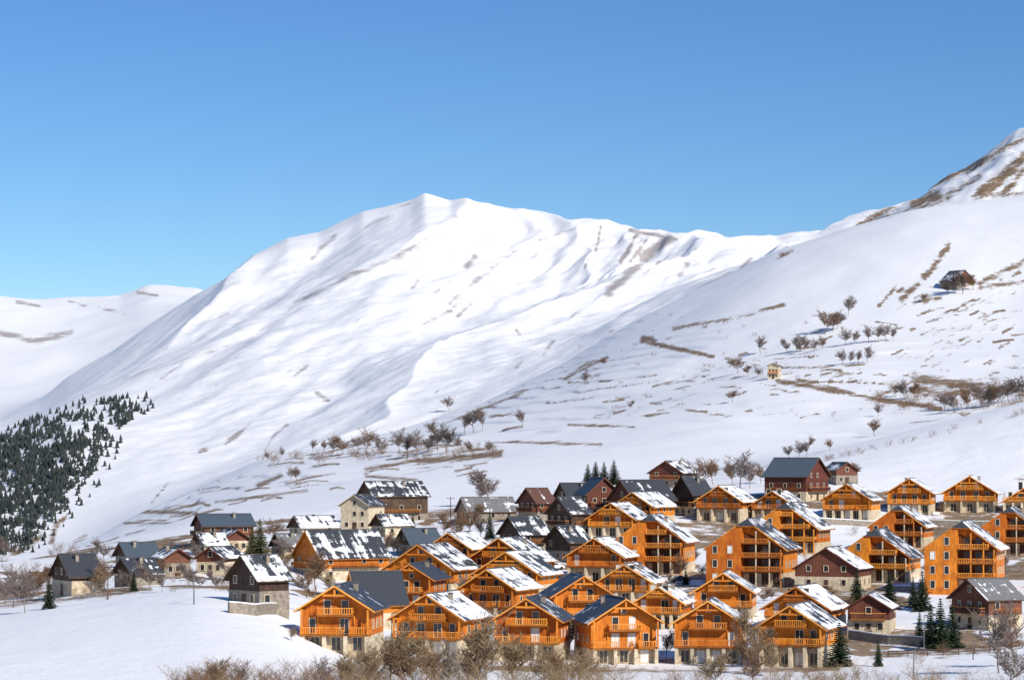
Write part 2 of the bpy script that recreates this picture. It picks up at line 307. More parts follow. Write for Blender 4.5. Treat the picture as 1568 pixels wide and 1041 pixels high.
def window(b,W,side,u,z,w,h,L=0,off=0.0,glass='glass',fr='frame'):
    def bx(u0,u1,o0,o1,z0,z1,k):
        if side=='f': b.box(u0,u1,-off-o1,-off-o0,z0,z1,k)
        elif side=='r': b.box(W/2+o0,W/2+o1,u0,u1,z0,z1,k)
        elif side=='l': b.box(-W/2-o1,-W/2-o0,u0,u1,z0,z1,k)
    t=.10
    bx(u-w/2-t,u-w/2,0,.09,z-t,z+h+t,fr);bx(u+w/2,u+w/2+t,0,.09,z-t,z+h+t,fr);bx(u-w/2,u+w/2,0,.09,z-t,z,fr);bx(u-w/2,u+w/2,0,.09,z+h,z+h+t,fr)
    bx(u-w/2,u+w/2,0,.03,z,z+h,glass)
    if w>.9: bx(u-.035,u+.035,0.03,.07,z,z+h,fr)
def railing(b,x0,x1,y0,z,dep,k='rail',h=1.0):
    b.box(x0,x1,y0-dep,y0,z-.18,z,'fascia')
    b.box(x0,x1,y0-dep,y0-dep+.08,z+h-.1,z+h,'beam');b.box(x0,x1,y0-dep,y0-dep+.06,z+.08,z+.16,k)
    n=max(2,int((x1-x0)/.32))
    for i in range(n):
        x=x0+(i+.5)*(x1-x0)/n;b.box(x-.065,x+.065,y0-dep+.01,y0-dep+.05,z+.16,z+h-.1,k)
    for xx in(x0,x1-.07):
        b.box(xx,xx+.07,y0-dep+.08,y0,z+h-.1,z+h,'beam');b.box(xx+.01,xx+.05,y0-dep+.08,y0,z+.2,z+.7,k)
def house(name,px,py,wpx,hpx,yaw,kind='chalet',L=12,rl='r1',rr='r3',wall='orange',base='cream',pitch=.62,hip=0,side=False,W=8.5,baseh=2.5,dmin=385.):
    x,y,z=hit(px,py,dmin);th=math.radians(yaw);mpp=y/F
    if side: L=max(5,(wpx*mpp-W*abs(math.cos(th)))/abs(math.sin(th)))
    else: W=wpx*mpp/math.cos(th)
    H=hpx*mpp*1.02;rise=W/2*pitch;he=max(H-rise,2.4);H=he+rise
    root=bpy.data.objects.new(name,None);scene.collection.objects.link(root);root.empty_display_size=2
    cs,sn=math.cos(-th),math.sin(-th)
    ox,oy=0,0
    if side:
        ox=-( -sn*(L/2));oy=-(cs*(L/2))+ (abs(sn)*W/2+abs(cs)*L/2)
    root.location=(x+ox,y+oy,z);root.rotation_euler=(0,0,-th)
    R=random.Random(int(px*7+py))
    w=MB();w.mi(wall)
    if kind=='chalet': baseh=R.choice((2.3,2.5,2.8,3.1))
    bh=min(baseh,he-.3)
    e=.05
    w.box(-W/2-e,W/2+e,-e,L+e,-4,bh,base)
    hc=hip;zt=H-rise*hc;xt=W/2*hc
    prof=[(-W/2,bh),(W/2,bh),(W/2,he)]+([(xt,zt),(-xt,zt)] if hc>0 else [(0,H)])+[(-W/2,he)]
    zoff=-.12
    prof=[(a,c_+(zoff if c_>bh else 0)) for a,c_ in prof]
    w.face([(a,0,c_) for a,c_ in prof],wall);w.face([(a,L,c_) for a,c_ in prof][::-1],wall)
    w.face([(W/2,0,bh),(W/2,L,bh),(W/2,L,he+zoff),(W/2,0,he+zoff)],wall);w.face([(-W/2,L,bh),(-W/2,0,bh),(-W/2,0,he+zoff),(-W/2,L,he+zoff)],wall)
    w.obj("walls",root)
    r=MB();ov=.95 if kind!='farm' else .55;fo=1.6 if kind!='farm' else .7
    if kind=='flats': fo=1.2
    p=rise/(W/2);xe=W/2+ov;ze=he-ov*p;yf=-fo;yb=L+.7;sl=math.hypot(1,p)
    hd=(W/2*hc)*1.0
    kf='fascia' if wall=='orange' else 'dark'
    for s_,km in((-1,rl),(1,rr)):
        pts=[(s_*xe,yf,ze)]
        if hc>0: pts+=[(s_*xt,yf,zt)]
        pts+=[(0,yf+hd,H),(0,yb,H),(s_*xe,yb,ze)]
        uv=[(q_[1],abs(q_[0])*sl+s_*40) for q_ in pts]
        nz=0
        for i in range(len(pts)):
            a_=pts[i];b_=pts[(i+1)%len(pts)];nz+=a_[0]*b_[1]-a_[1]*b_[0]
        if nz<0: pts=pts[::-1];uv=uv[::-1]
        r.prism(pts,.2,km,kf,uv)
    if hc>0:
        r.prism([(-xt,yf,zt),(xt,yf,zt),(0,yf+hd,H)],.2,'r0',kf,[(0,0),(2*xt,0),(xt,hd)])
    r.box(-.18,.18,yf+hd+.02,yb-.02,H-.02,H+.1,'metal')
    for s_,km in((-1,rl),(1,rr)):   # snow drifted up behind the eaves guard
        if km in('r3','r4'):
            xa,xb=s_*(xe-.75),s_*(xe-.12);za=ze+(.75*p);zb=ze+(.12*p)
            y0_,y1_=yf+R.uniform(.3,2.5),yb-R.uniform(.3,3)
            v=[(xa,y0_,za+.01),(xb,y0_,zb+.01),(xb,y0_,zb+.22),(xa,y0_,za+.1)];v2=[(a,y1_,c_) for a,_,c_ in v]
            for i in range(4):
                j=(i+1)%4;r.face([v[i],v[j],v2[j],v2[i]] if s_<0 else [v[j],v[i],v2[i],v2[j]],'snowcap')
            r.face(v,'snowcap');r.face(v2[::-1],'snowcap')
    kb='beam' if wall=='orange' else wall
    for s_ in(-1,1):
        a0=(s_*xe,ze);a1=(s_*xt,zt) if hc>0 else (0,H)
        y0=yf-.08
        q_=[(a0[0],y0,a0[1]-.26),(a1[0],y0,a1[1]-.26),(a1[0],y0,a1[1]-.01),(a0[0],y0,a0[1]-.01)]
        q2=[(a,b_+.07,c_) for a,b_,c_ in q_]
        r.face(q_,kb);r.face(q2[::-1],kb)
        for i in range(4):
            j=(i+1)%4;r.face([q_[i],q2[i],q2[j],q_[j]],kb)
    r.obj("roof",root)
    if R.random()<.7:
        c=MB();cx_=R.choice((-1,1))*W*.16;cy_=L*R.uniform(.3,.7);zc=H-abs(cx_)*p
        c.box(cx_-.3,cx_+.3,cy_-.3,cy_+.3,zc-.8,zc+.95,'stone');c.box(cx_-.42,cx_+.42,cy_-.42,cy_+.42,zc+.953,zc+1.05,'metal')
        c.obj("chimney",root)
    d=MB();wn=MB()
    if kind=='chalet':
        n=R.choice((3,4,4,5))
        for i in range(n+1):
            xx=-W/2+.3+i*(W-.6)/n
            d.box(xx-.26,xx+.26,-1.35,-.06,-3,bh-.02,base)
        d.box(-W/2-.1,W/2+.1,-.12,-.055,bh-.25,bh+.02,'beam')
        for i in range(n):
            xx=-W/2+.3+(i+.5)*(W-.6)/n
            window(wn,W,'f',xx,.25,1.2,1.8,off=e,glass=R.choice(('glass','glass','glass','curtain')))
        if R.random()<.6: railing(d,-W/2-.1,W/2+.1,-.06,bh+.2,1.5)
        else:
            railing(d,-W/2-.1,W*.12,-.06,bh+.2,1.5);railing(d,W*.2,W/2+.1,-.06,bh+.2,1.2)
        fl=2.65;z2=bh+.2+fl
        wz=W*R.uniform(.5,.66) if z2<he+.8 else W*.42
        if z2+1.6<H: railing(d,-wz/2,wz/2,-.02,z2,1.25)
        for u in(-W*.35,-W*.13,W*.12,W*.34):
            if R.random()<.85: window(wn,W,'f',u,bh+.3,1.15 if abs(u)<W*.2 else .8,2.0,glass=R.choice(('glass','glass','glass','curtain')))
        for u in(-W*.13,W*.13): window(wn,W,'f',u,z2+.1,.9,1.85,glass=R.choice(('glass','glass','curtain')))
        if z2+3.9<H: window(wn,W,'f',0,z2+2.5,.6,.8)
        zc=H-rise*.42;xw=(H-zc)/p
        d.box(-xw+.35,xw-.35,yf+.15,yf+.4,zc-.3,zc-.02,'rail');d.box(-.13,.13,yf+.16,yf+.38,zc,H-.5,'rail')
        for xx in(-W/2+.12,W/2-.12): d.box(xx-.12,xx+.12,-1.5,-1.24,bh+.2,he-.35,'rail')
        for s_ in(-1,1): d.box(s_*(W/2)-.12*(s_+1),s_*(W/2)+.12*(1-s_),-1.45,0,he-.62,he-.38,'rail')
        for xx in(-wz/2,wz/2): d.box(xx-.09,xx+.09,-.2,-.005,bh+1.5,z2-.19,'rail')
        for sd in('r','l'):
            for u in(L*.22,L*.5,L*.78):
                window(wn,W,sd,u,bh+.9,.85,1.1);
                if he>bh+4.2: window(wn,W,sd,u,bh+3.3,.8,.9)
    elif kind=='flats':
        xs_=-W*.04;dep=2.9;nf=max(3,int((he-.2)/2.65)+1)
        d.face([(xs_+.1,-.03,0.2),(W/2-.15,-.03,0.2),(W/2-.15,-.03,he-.3),(xs_+.1,-.03,he-.3+(W/2-xs_-.3)*p*.55)],'shade')  # dark sheet painting shade over the recessed right half
        d.box(-W/2+.001,xs_,-dep,-.04,-3,bh+.02,base if R.random()<.5 else wall)
        zl=he-.25;z_in=min(H-abs(xs_)*p,zt)-.35;xk=-xt
        prof=[(-W/2+.02,bh+.02),(xs_,bh+.02),(xs_,z_in),(max(xk,-W/2+.1),zt-.35),(-W/2+.02,zl)]
        i=[(a,-dep,c_) for a,c_ in prof];j=[(a,-.04,c_) for a,c_ in prof]
        d.face(i,wall)
        for a in range(5): d.face([i[a],j[a],j[(a+1)%5],i[(a+1)%5]],wall)
        for f_ in range(nf):
            zz=.35+f_*2.65
            for u in(-W*.38,-W*.18):
                if zz+2.3<min(he-.2+(W/2-abs(u))*p,zt): window(wn,W,'f',u,zz+.7,.8,1.35,off=dep,glass=R.choice(('glass','glass','glass','curtain')))
            xr=W/2-.1
            zr=zz+2.65
            if zr+1.3<he+(W/2)*p*.75:
                xr=min(xr,(H-(zr+1.2))/p)
                if xr>xs_+1.2:
                    railing(d,xs_+.02,xr,-.03,zr,dep-.3,h=.85)
            for u in(W*.08,W*.25,W*.40):
                if zz+2.3<he+(W/2-u)*p: window(wn,W,'f',u,zz+.1,1.1,1.9,off=.03,glass='glass',fr='fascia')
        for xx in(W*.16,W*.34,W/2-.15):
            d.box(xx-.11,xx+.11,-dep+.35,-dep+.57,-2,H-xx*p-.6,R.choice(('rail','cream')))
        for sd in('r','l'):
            for u in(L*.18,L*.4,L*.62,L*.84):
                for f_ in range(nf-1):
                    if .35+f_*2.65+2.2<he: window(wn,W,sd,u,.9+f_*2.65,.9,1.1)
    else:
        nf=max(1,int(he/2.6))
        for f_ in range(nf+1):
            zz=.9+f_*2.6
            for u in(-W*.28,0,W*.28):
                if zz+1.2<he+(W/2-abs(u))*p*.75 and R.random()<.75: window(wn,W,'f',u,zz,.8,1.05,off=e)
            for sd in('r','l'):
                for k in range(max(2,int(L/3.6))):
                    u=(k+.5)*L/max(2,int(L/3.6))
                    if zz+1.2<he and R.random()<.65:
                        window(wn,W+2*e,sd,u,zz,.8,1.05)
        d.box(-.55,.55,-e-.08,-e-.001,-.2,2.0,'dark')
        if he>4.5 and R.random()<.8:
            railing(d,-W*.42,W*.42,-e-.01,2.7,1.1,k=wall if wall not in('orange','cream') else 'rail')
        if he>4.8 and side:
            sg=-1 if math.sin(th)<0 else 1
            sgx=sg*(W/2+e)
            d.box(sgx+sg*.004,sgx+sg*.9,L*.15,L*.85,2.6,2.75,'dark');d.box(sgx+sg*.84,sgx+sg*.9,L*.15,L*.85,3.5,3.62,'fascia')
            for k in range(int(L*.7/.35)):
                yy=L*.15+k*.35;d.box(sgx+sg*.85,sgx+sg*.89,yy,yy+.14,2.76,3.49,'fascia')
    if d.f: d.obj("balconies_and_beams",root)
    if wn.f: wn.obj("windows",root)
    return root
C="larch_chalet"
def ch(px,ap,x0,x1,base,yaw,**k):
    w=(x1-x0)*(.86 if abs(yaw)>12 else .92)
    yaw*=.9;k.setdefault('L',10.5)
    house(C,px,base,w,base-ap,yaw,'chalet',**k)
ch(515,897,458,572,998,8,rr='r1');ch(658,910,602,722,1003,22,rr='r4');ch(808,916,757,862,1010,11,rr='r2');ch(955,917,895,1012,1016,-14,rl='r1',rr='r2')
ch(1085,920,1030,1140,1016,9);ch(1213,927,1165,1272,1020,22,rr='r3');ch(630,864,588,662,952,14,rr='r0');ch(750,872,705,798,952,25,rr='r4')
ch(892,882,840,935,972,-10,rl='r1');ch(778,845,722,835,915,22,rr='r3');ch(645,834,590,708,910,28,rr='r3');ch(690,816,650,724,880,24,rr='r4');ch(768,824,712,826,892,26,rr='r3')
ch(912,824,868,962,892,18,rr='r4');ch(958,864,917,1008,925,15,rr='r3');ch(1010,898,976,1056,962,14,rr='r4');ch(1108,877,1062,1155,950,10,rr='r3');ch(1222,898,1182,1288,968,24,rr='r4')
ch(938,770,905,983,822,24,rr='r3',L=10);ch(972,754,945,1010,808,30,rr='r4',L=12);ch(1103,744,1070,1145,798,26,rr='r4',L=10);ch(1185,752,1155,1225,800,24,rr='r3',L=10)
ch(1298,741,1262,1342,795,22,rr='r3',L=10);ch(1393,733,1356,1430,786,16,rr='r4',L=10);ch(1485,729,1441,1530,784,14,rr='r4',L=10);ch(1572,745,1540,1620,786,14,L=10)
G="larch_apartment_chalet"
def fl(px,ap,x0,x1,base,yaw,**k):
    house(G,px,base,(x1-x0)*.84,base-ap,yaw*.9,'flats',hip=.26,pitch=.72,**k)
fl(995,789,950,1072,880,16,L=12,rr='r3');fl(1143,796,1082,1215,897,18,L=14,rr='r2');fl(1202,771,1155,1268,848,22,L=12,rr='r3')
fl(1338,812,1288,1410,892,20,L=13,rr='r2');fl(1375,775,1334,1425,840,20,L=12,rr='r3');fl(1472,800,1418,1540,908,18,L=13,rr='r3');fl(1545,778,1505,1600,850,18,L=12,rr='r2')
house("old_chalet",1265,903,92,64,20,'farm',L=11,rl='r3',rr='r4',wall='red',base='cream',pitch=.62)
house("old_chalet",1330,972,62,62,14,'farm',L=9,rl='r2',rr='r4',wall='red',base='cream',pitch=.6)
house("old_chalet",1520,965,100,76,62,'farm',side=True,W=10,rl='r1',rr='rg',wall='red',base='cream',pitch=.6)
house("old_chalet",392,932,90,80,52,'farm',side=True,W=8,rl='r2',rr='r4',wall='dark',base='stone',pitch=.8)
house("large_chalet",518,890,150,76,60,'farm',side=True,W=13,rl='r1',rr='r2',wall='orange',base='cream',pitch=.80)
house("dark_roof_chalet",572,962,96,84,74,'farm',side=True,W=11,rl='r0',rr='r0',wall='orange',base='cream',pitch=.9)
fh="stone_farmhouse"
house(fh,600,802,108,64,66,'farm',side=True,W=11,rl='r1',rr='r2',wall='dark',base='stone')
house(fh,543,812,44,54,22,'farm',L=9,rl='r3',rr='r1',wall='cream',base='cream')
house("wooden_barn",338,838,96,50,70,'farm',side=True,W=10,rl='rb',rr='rb',wall='red',base='stone',pitch=.5)
house("wooden_barn",362,845,36,34,-30,'farm',L=7,rl='r3',rr='r2',wall='red',base='cream')
house(fh,478,822,76,30,64,'farm',side=True,W=8,rl='r3',rr='r4',wall='dark',base='cream')
house(fh,110,912,84,62,62,'farm',side=True,W=10,rl='r0',rr='r0',wall='dark',base='cream',pitch=.7)
house("wooden_barn",205,868,70,32,64,'farm',side=True,W=8,rl='r1',rr='rb',wall='dark',base='stone')
house(fh,272,882,38,42,-24,'farm',L=8,rl='r3',rr='r1',wall='red',base='stone')
house("wooden_barn",205,898,62,40,58,'farm',side=True,W=8,rl='r0',rr='r1',wall='dark',base='stone')
house(fh,322,880,44,42,24,'farm',L=8,rl='r1',rr='r3',wall='red',base='cream')
house(fh,318,850,56,26,66,'farm',side=True,W=8,rl='r0',rr='r3',wall='dark',base='cream')
house(fh,440,852,56,30,66,'farm',side=True,W=8,rl='r0',rr='rg',wall='dark',base='cream')
house(fh,745,798,92,36,70,'farm',side=True,W=9,rl='rg',rr='rg',wall='stone',base='stone',pitch=.7)
house(fh,822,800,56,52,56,'farm',side=True,W=8,rl='rr',rr='rr',wall='red',base='stone',pitch=.8)
house(fh,882,782,64,42,66,'farm',side=True,W=9,rl='r0',rr='r0',wall='dark',base='stone',pitch=.8)
house(fh,872,822,66,60,58,'farm',side=True,W=10,rl='r0',rr='r2',wall='dark',base='stone',pitch=.7)
house(fh,925,792,52,60,-12,'farm',L=12,rl='r0',rr='r0',wall='red',base='stone',pitch=.9)
house(fh,985,800,100,64,58,'farm',side=True,W=11,rl='r0',rr='r1',wall='red',base='cream',pitch=.8)
house(fh,1062,792,54,62,60,'farm',side=True,W=9,rl='r0',rr='r1',wall='dark',base='cream',pitch=.9)
house("wooden_barn",1020,748,50,42,30,'farm',L=9,rl='r2',rr='r3',wall='red',base='stone',pitch=.6)
house("big_barn",1225,768,102,66,-58,'farm',side=True,W=13,rl='rb',rr='rb',wall='red',base='cream',pitch=.68)
house("wooden_barn",1297,742,34,34,-20,'farm',L=8,rl='r1',rr='r2',wall='red',base='stone')
house(fh,802,852,74,60,62,'farm',side=True,W=10,rl='r1',rr='r2',wall='dark',base='stone',pitch=.7)
house(fh,870,862,60,56,56,'farm',side=True,W=9,rl='r1',rr='r2',wall='dark',base='stone',pitch=.7)
house(fh,640,852,70,42,66,'farm',side=True,W=9,rl='rg',rr='rb',wall='dark',base='stone',pitch=.7)
house(fh,598,822,62,34,64,'farm',side=True,W=8,rl='r2',rr='r3',wall='dark',base='cream',pitch=.6)
house("hillside_barn",1477,440,34,26,-35,'farm',L=12,rl='r2',rr='r1',wall='red',base='stone',pitch=.8,dmin=1000)
house("stone_hut",1184,580,17,24,15,'farm',L=6,rl='rr',rr='rr',wall='cream',base='cream',pitch=.4,dmin=1000)
# retaining walls, fence
def wall_run(name,pts,hh,kind):
    b=MB()
    for (a0,b0),(a1,b1) in zip(pts[:-1],pts[1:]):
        p0=hit(a0,b0);p1=hit(a1,b1);L_=math.hypot(p1[0]-p0[0],p1[1]-p0[1]);n=max(1,int(L_/2.0))
        ux,uy=(p1[0]-p0[0])/L_,(p1[1]-p0[1])/L_;nx,ny=-uy*.2,ux*.2
        for i in range(n):
            s0,s1=i/n,(i+1)/n
            A=(p0[0]+ux*L_*s0,p0[1]+uy*L_*s0);B=(p0[0]+ux*L_*s1,p0[1]+uy*L_*s1);za=gz(*A);zb=gz(*B)
            def bar(z0,z1,k,t=1.0):
                v=[(A[0]-nx*t,A[1]-ny*t,za+z0),(B[0]-nx*t,B[1]-ny*t,zb+z0),(B[0]+nx*t,B[1]+ny*t,zb+z0),(A[0]+nx*t,A[1]+ny*t,za+z0)]
                u=[(a,b_,c_+z1-z0) for a,b_,c_ in v]
                b.face(v[::-1],k);b.face(u,k)
                for j in range(4): b.face([v[j],v[(j+1)%4],u[(j+1)%4],u[j]],k)
            if kind=='wall': bar(-.8,hh,'stone');bar(hh+.003,hh+.16,'snowcap',1.15)
            else:
                bar(hh*.45,hh*.58,'dark',.2);bar(hh*.85,hh,'dark',.2)
                b.box(A[0]-.07,A[0]+.07,A[1]-.07,A[1]+.07,za-.5,za+hh+.1,'dark')
    b.obj(name)
wall_run("stone_retaining_wall",[(1300,978),(1360,986),(1430,990)],1.4,'wall');wall_run("stone_retaining_wall",[(350,938),(390,942),(425,940)],1.5,'wall')
wall_run("stone_retaining_wall",[(1090,905),(1150,912)],1.5,'wall');wall_run("stone_retaining_wall",[(1240,802),(1330,806),(1420,804),(1540,806)],1.3,'wall')
wall_run("wooden_fence",[(1360,1006),(1420,1004),(1540,998)],1.0,'fence')
# ---------------------------------------------------------------- trees
def tube(V,Fc,a,b,ra,rb):
    a=np.array(a);b=np.array(b);d=b-a;l=np.linalg.norm(d)+1e-9;d/=l
    u=np.cross(d,(0,0,1.) if abs(d[2])<.9 else (1.,0,0));u/=np.linalg.norm(u);v=np.cross(d,u);i=len(V)
    for c,rr in((a,ra),(b,rb)):
        for k in range(3):
            an=k*2.0944;V.append(tuple(c+rr*(math.cos(an)*u+math.sin(an)*v)))
    for k in range(3): Fc.append((i+k,i+(k+1)%3,i+3+(k+1)%3,i+3+k))
def bare_mesh(seed,multi=False,thick=1.0,lv=4,spread=.75):
    R=random.Random(seed);V=[];Fc=[]
    def grow(p,d,l,r_,k):
        ns=3 if k<2 else 2;pts=p
        for s in range(ns):
            d=d+np.array([R.gauss(0,.13),R.gauss(0,.13),R.gauss(0,.08)+.07]);d/=np.linalg.norm(d)
            q_=pts+d*l/ns;r2=r_*(1-.25*(1 if k<lv else 2)*.8);tube(V,Fc,pts,q_,r_,r2);pts=q_;r_=r2
            if k<lv and not(k==0 and s==0):
                for c in range(R.choice((2,3)) if k>0 else 3):
                    a=R.uniform(0,6.283);t=np.array([math.cos(a),math.sin(a),R.uniform(-.1,.5)])
                    dd=d*(1-spread*.55)+t*spread;dd/=np.linalg.norm(dd)
                    grow(pts-d*l/ns*R.uniform(0,.7),dd,l*R.uniform(.5,.72),max(r_*.5,.0065*thick),k+1)
    if multi:
        for i in range(9):
            a=R.uniform(0,6.28);grow(np.array([math.cos(a)*.35,math.sin(a)*.35,-.1]),np.array([math.cos(a)*.45,math.sin(a)*.45,1.]),R.uniform(.55,.95)*1.0,.014*thick,lv-2)
    else: grow(np.array([0,0,-.05]),np.array([0,0,1.]),.62,.024*thick,0)
    V=np.array(V);V[:,:2]/=V[:,2].max();V[:,2]/=V[:,2].max();return V,Fc
def tomesh(name,V,Fc,mk):
    me=bpy.data.meshes.new(name);me.from_pydata([tuple(v) for v in V],[],Fc);me.materials.append(M[mk] if isinstance(mk,str) else mk);me.update();return me
M['twig_grey']=plain("twigs_grey_brown",(0.14,0.105,0.09),(0.28,0.22,0.19),.5)
M['twig_brown']=plain("twigs_brown",(0.14,0.08,0.05),(0.28,0.17,0.10),.5)
M['twig_tan']=plain("twigs_tan",(0.17,0.115,0.065),(0.36,0.26,0.15),.5)
M['twig_dark']=plain("twigs_dark",(0.07,0.055,0.05),(0.15,0.115,0.10),.5)
M['needle']=plain("conifer_needles",(0.010,0.020,0.012),(0.04,0.06,0.028),1.3,.7)
M['needle_far']=plain("forest_needles",(0.022,0.030,0.030),(0.055,0.065,0.06),.03,.8,.1)
M['needle_olive']=plain("conifer_needles_olive",(0.04,0.05,0.02),(0.13,0.12,0.045),1.3,.7)
bt=[bare_mesh(s,thick=.8) for s in(1,2,3,4,8)]
bs=[bare_mesh(s,multi=True,thick=.6) for s in(11,12,13)]
btm={(i,k):tomesh("bare_tree",*bt[i],k) for i in range(5) for k in('twig_grey','twig_brown','twig_tan','twig_dark')}
def conifer(seed,droop=.25,R0=.21):
    R=random.Random(seed);V=[];Fc=[];tube(V,Fc,(0,0,-.03),(0,0,.97),.016,.003)
    n=22
    for i in range(n):
        t=i/(n-1);z=.08+.9*t;rad=R0*(1-t)**.85*R.uniform(.75,1.15)+.012;nb=int(11-5*t);a0=R.uniform(0,6.28)
        for j in range(nb):
            a=a0+j*6.283/nb+R.uniform(-.25,.25);r_=rad*R.uniform(.65,1.15);ca,sa=math.cos(a),math.sin(a)
            ns=5 if t<.8 else 3
            for k in range(ns):
                s=(k+.6)/ns*r_;w=.016+.022*(1-t)*R.uniform(.7,1.2)
                c=np.array([ca*s,sa*s,z-droop*s+R.uniform(-.008,.008)])
                tx=R.uniform(-.5,.5)
                e1=np.array([ca*w*1.4,sa*w*1.4,-w*.5+R.uniform(-.01,.01)]);e2=np.array([-sa*w,ca*w,w*tx]);e3=np.array([0,0,-w*1.1])
                b=len(V);V+= [tuple(c-e1*.6),tuple(c+e2+e3*.4),tuple(c+e1),tuple(c-e2+e3*.6)];Fc.append((b,b+1,b+2,b+3))
                b=len(V);V+= [tuple(c-e1*.5),tuple(c+e1*.8),tuple(c+e3+e2*.3)];Fc.append((b,b+1,b+2))
    return np.array(V),Fc
cf=[conifer(s) for s in(5,6,7)];cfm={(i,k):tomesh("spruce_tree",*cf[i],k) for i in range(3) for k in('needle','needle_olive')}
def put(name,me,px,py,hpx,wid=1.0,dmin=385.):
    x,y,z=hit(px,py,dmin);s=hpx*y/F;o=new_obj(name,me);o.location=(x,y,z);o.scale=(s*wid,s*wid,s);o.rotation_euler=(0,0,rnd.uniform(0,6.28));return o
def bare(px,py,hh,k='twig_grey',wid=1.0,dmin=385.): put("bare_tree",btm[(rnd.randrange(5),k)],px,py,hh,wid*rnd.uniform(.9,1.1),dmin)
def con(px,py,hh,k='needle',wid=1.0): put("spruce_tree",cfm[(rnd.randrange(3),k)],px,py,hh,wid)
for a in [(1298,484,34),(1262,512,42,'twig_brown',1.3),(1275,508,36,'twig_grey',1.2),(1282,505,30),(1165,541,30),(1205,541,26),(1218,540,30),(1225,541,24),(1232,538,28),(1246,540,24),(1258,536,24,'twig_brown'),(1293,530,32),(1308,528,24),(1330,525,30),(1345,524,30),(1358,523,30),(1368,522,24),(1290,560,28),(1302,558,24),(1328,556,30),(1315,558,24),
 (1130,572,30,'twig_brown',1.2),(1145,575,18,'twig_brown',1.4),(1160,578,18,'twig_grey',1.4),(895,590,26),(925,560,14,'twig_brown',1.5),(965,627,16),(800,654,30),(1122,616,22,'twig_brown',1.3),(688,630,26),(1415,462,14,'twig_brown',2),(1475,450,38,'twig_dark',1.3),(1450,452,24,'twig_dark',1.4),(1462,450,28,'twig_grey'),(1490,444,28,'twig_brown',1.3),
 (1385,612,34,'twig_dark',1.1),(1370,608,22),(1400,610,28,'twig_brown'),(1445,628,30,'twig_grey',1.3),(1460,632,34,'twig_grey',1.2),(1480,628,38,'twig_brown',1.2),(1500,626,44,'twig_grey',1.1),(1512,624,34,'twig_dark'),(1520,622,36,'twig_brown',1.2),(1535,620,38,'twig_grey'),(1545,616,36,'twig_dark',1.2),(1562,612,40,'twig_dark',1.2),(1345,638,22),(1340,668,30,'twig_brown',1.2),(1235,700,36),(1222,702,30),(1210,704,26),(1270,690,20,'twig_brown'),
 (560,695,44,'twig_brown'),(525,696,34,'twig_brown',1.3),(510,694,26,'twig_grey',1.3),(548,690,26),(580,698,34),(612,695,44),(625,700,40,'twig_dark'),(640,698,44),(655,694,36,'twig_dark',1.2),(670,690,52,'twig_grey',1.1),(682,694,50,'twig_dark'),(700,690,26),(712,664,36),(725,662,42,'twig_dark'),(738,660,40),(748,696,24),(720,696,24,'twig_brown'),(480,692,22),(495,692,20),(445,736,24),(455,738,26),(430,702,20),(410,706,16),
 (748,772,62,'twig_grey',1.1),(735,770,40),(1133,748,62,'twig_grey',1.2),(1120,745,44,'twig_brown'),(1148,748,40),(1075,745,48,'twig_brown',1.3),(1092,742,42,'twig_brown'),(1052,738,40),(1310,730,26),(1190,735,30),(1165,740,34,'twig_brown')]: bare(*a)
for a in [(485,905,66,'twig_brown',1.1),(470,915,50,'twig_brown'),(505,912,44,'twig_tan'),(700,832,58,'twig_brown'),(718,822,60,'twig_brown',1.1),(735,828,46,'twig_dark'),(680,822,44,'twig_brown'),(592,850,40,'twig_brown'),(520,850,30),(605,852,34,'twig_dark'),(415,830,40,'twig_brown'),(430,905,50,'twig_grey'),
 (20,930,72),(38,938,60),(8,925,54),(50,915,44),(150,915,50,'twig_tan'),(160,905,58,'twig_brown'),(230,905,50),(245,890,40,'twig_brown'),(290,900,46),(190,905,36),(300,860,36),(260,850,26),(1530,1030,118,'twig_grey',.8),(1555,1020,90,'twig_brown'),(1160,1022,100,'twig_tan',.8),(1140,1030,82,'twig_brown'),(1180,1035,60,'twig_tan'),
 (690,960,60,'twig_brown'),(870,1000,66,'twig_brown'),(735,975,60,'twig_brown'),(1040,885,40,'twig_brown'),(880,940,40,'twig_brown'),(1450,870,36),(1395,890,36,'twig_brown'),(1255,815,30),(1440,790,26,'twig_brown'),(1060,870,36),(860,850,36,'twig_brown'),(550,1000,40,'twig_brown'),(1245,1020,60,'twig_tan'),(1020,1010,50,'twig_brown')]: bare(*a)
for i in range(55):
    bare(rnd.uniform(440,1568),rnd.uniform(830,1000),rnd.uniform(18,40),rnd.choice(('twig_brown','twig_brown','twig_tan','twig_grey')),1.2)
for i in range(34):
    bare(rnd.uniform(0,440),rnd.uniform(845,915),rnd.uniform(16,44),rnd.choice(('twig_brown','twig_grey','twig_grey')),1.1,450.)
for a in [(600,1058,110,'twig_tan'),(640,1062,104,'twig_tan'),(570,1056,80,'twig_tan'),(618,1060,86,'twig_brown'),(665,1060,80,'twig_brown'),(715,1060,110,'twig_tan',.8),(735,1060,80,'twig_grey'),(750,1062,140,'twig_tan',.6),(790,1060,96,'twig_tan'),(830,1058,80,'twig_tan'),(855,1060,70,'twig_brown'),(880,1060,74,'twig_tan'),(340,1058,60,'twig_tan'),(370,1058,50,'twig_grey'),(690,1062,90,'twig_grey',.8),(1100,1058,70,'twig_tan'),(530,1060,66,'twig_tan'),(490,1060,60,'twig_grey'),(1150,1062,90,'twig_brown',.8),(1540,1060,80,'twig_grey')]: bare(*a,dmin=310.) if len(a)==5 else bare(*a,1.0,310.)
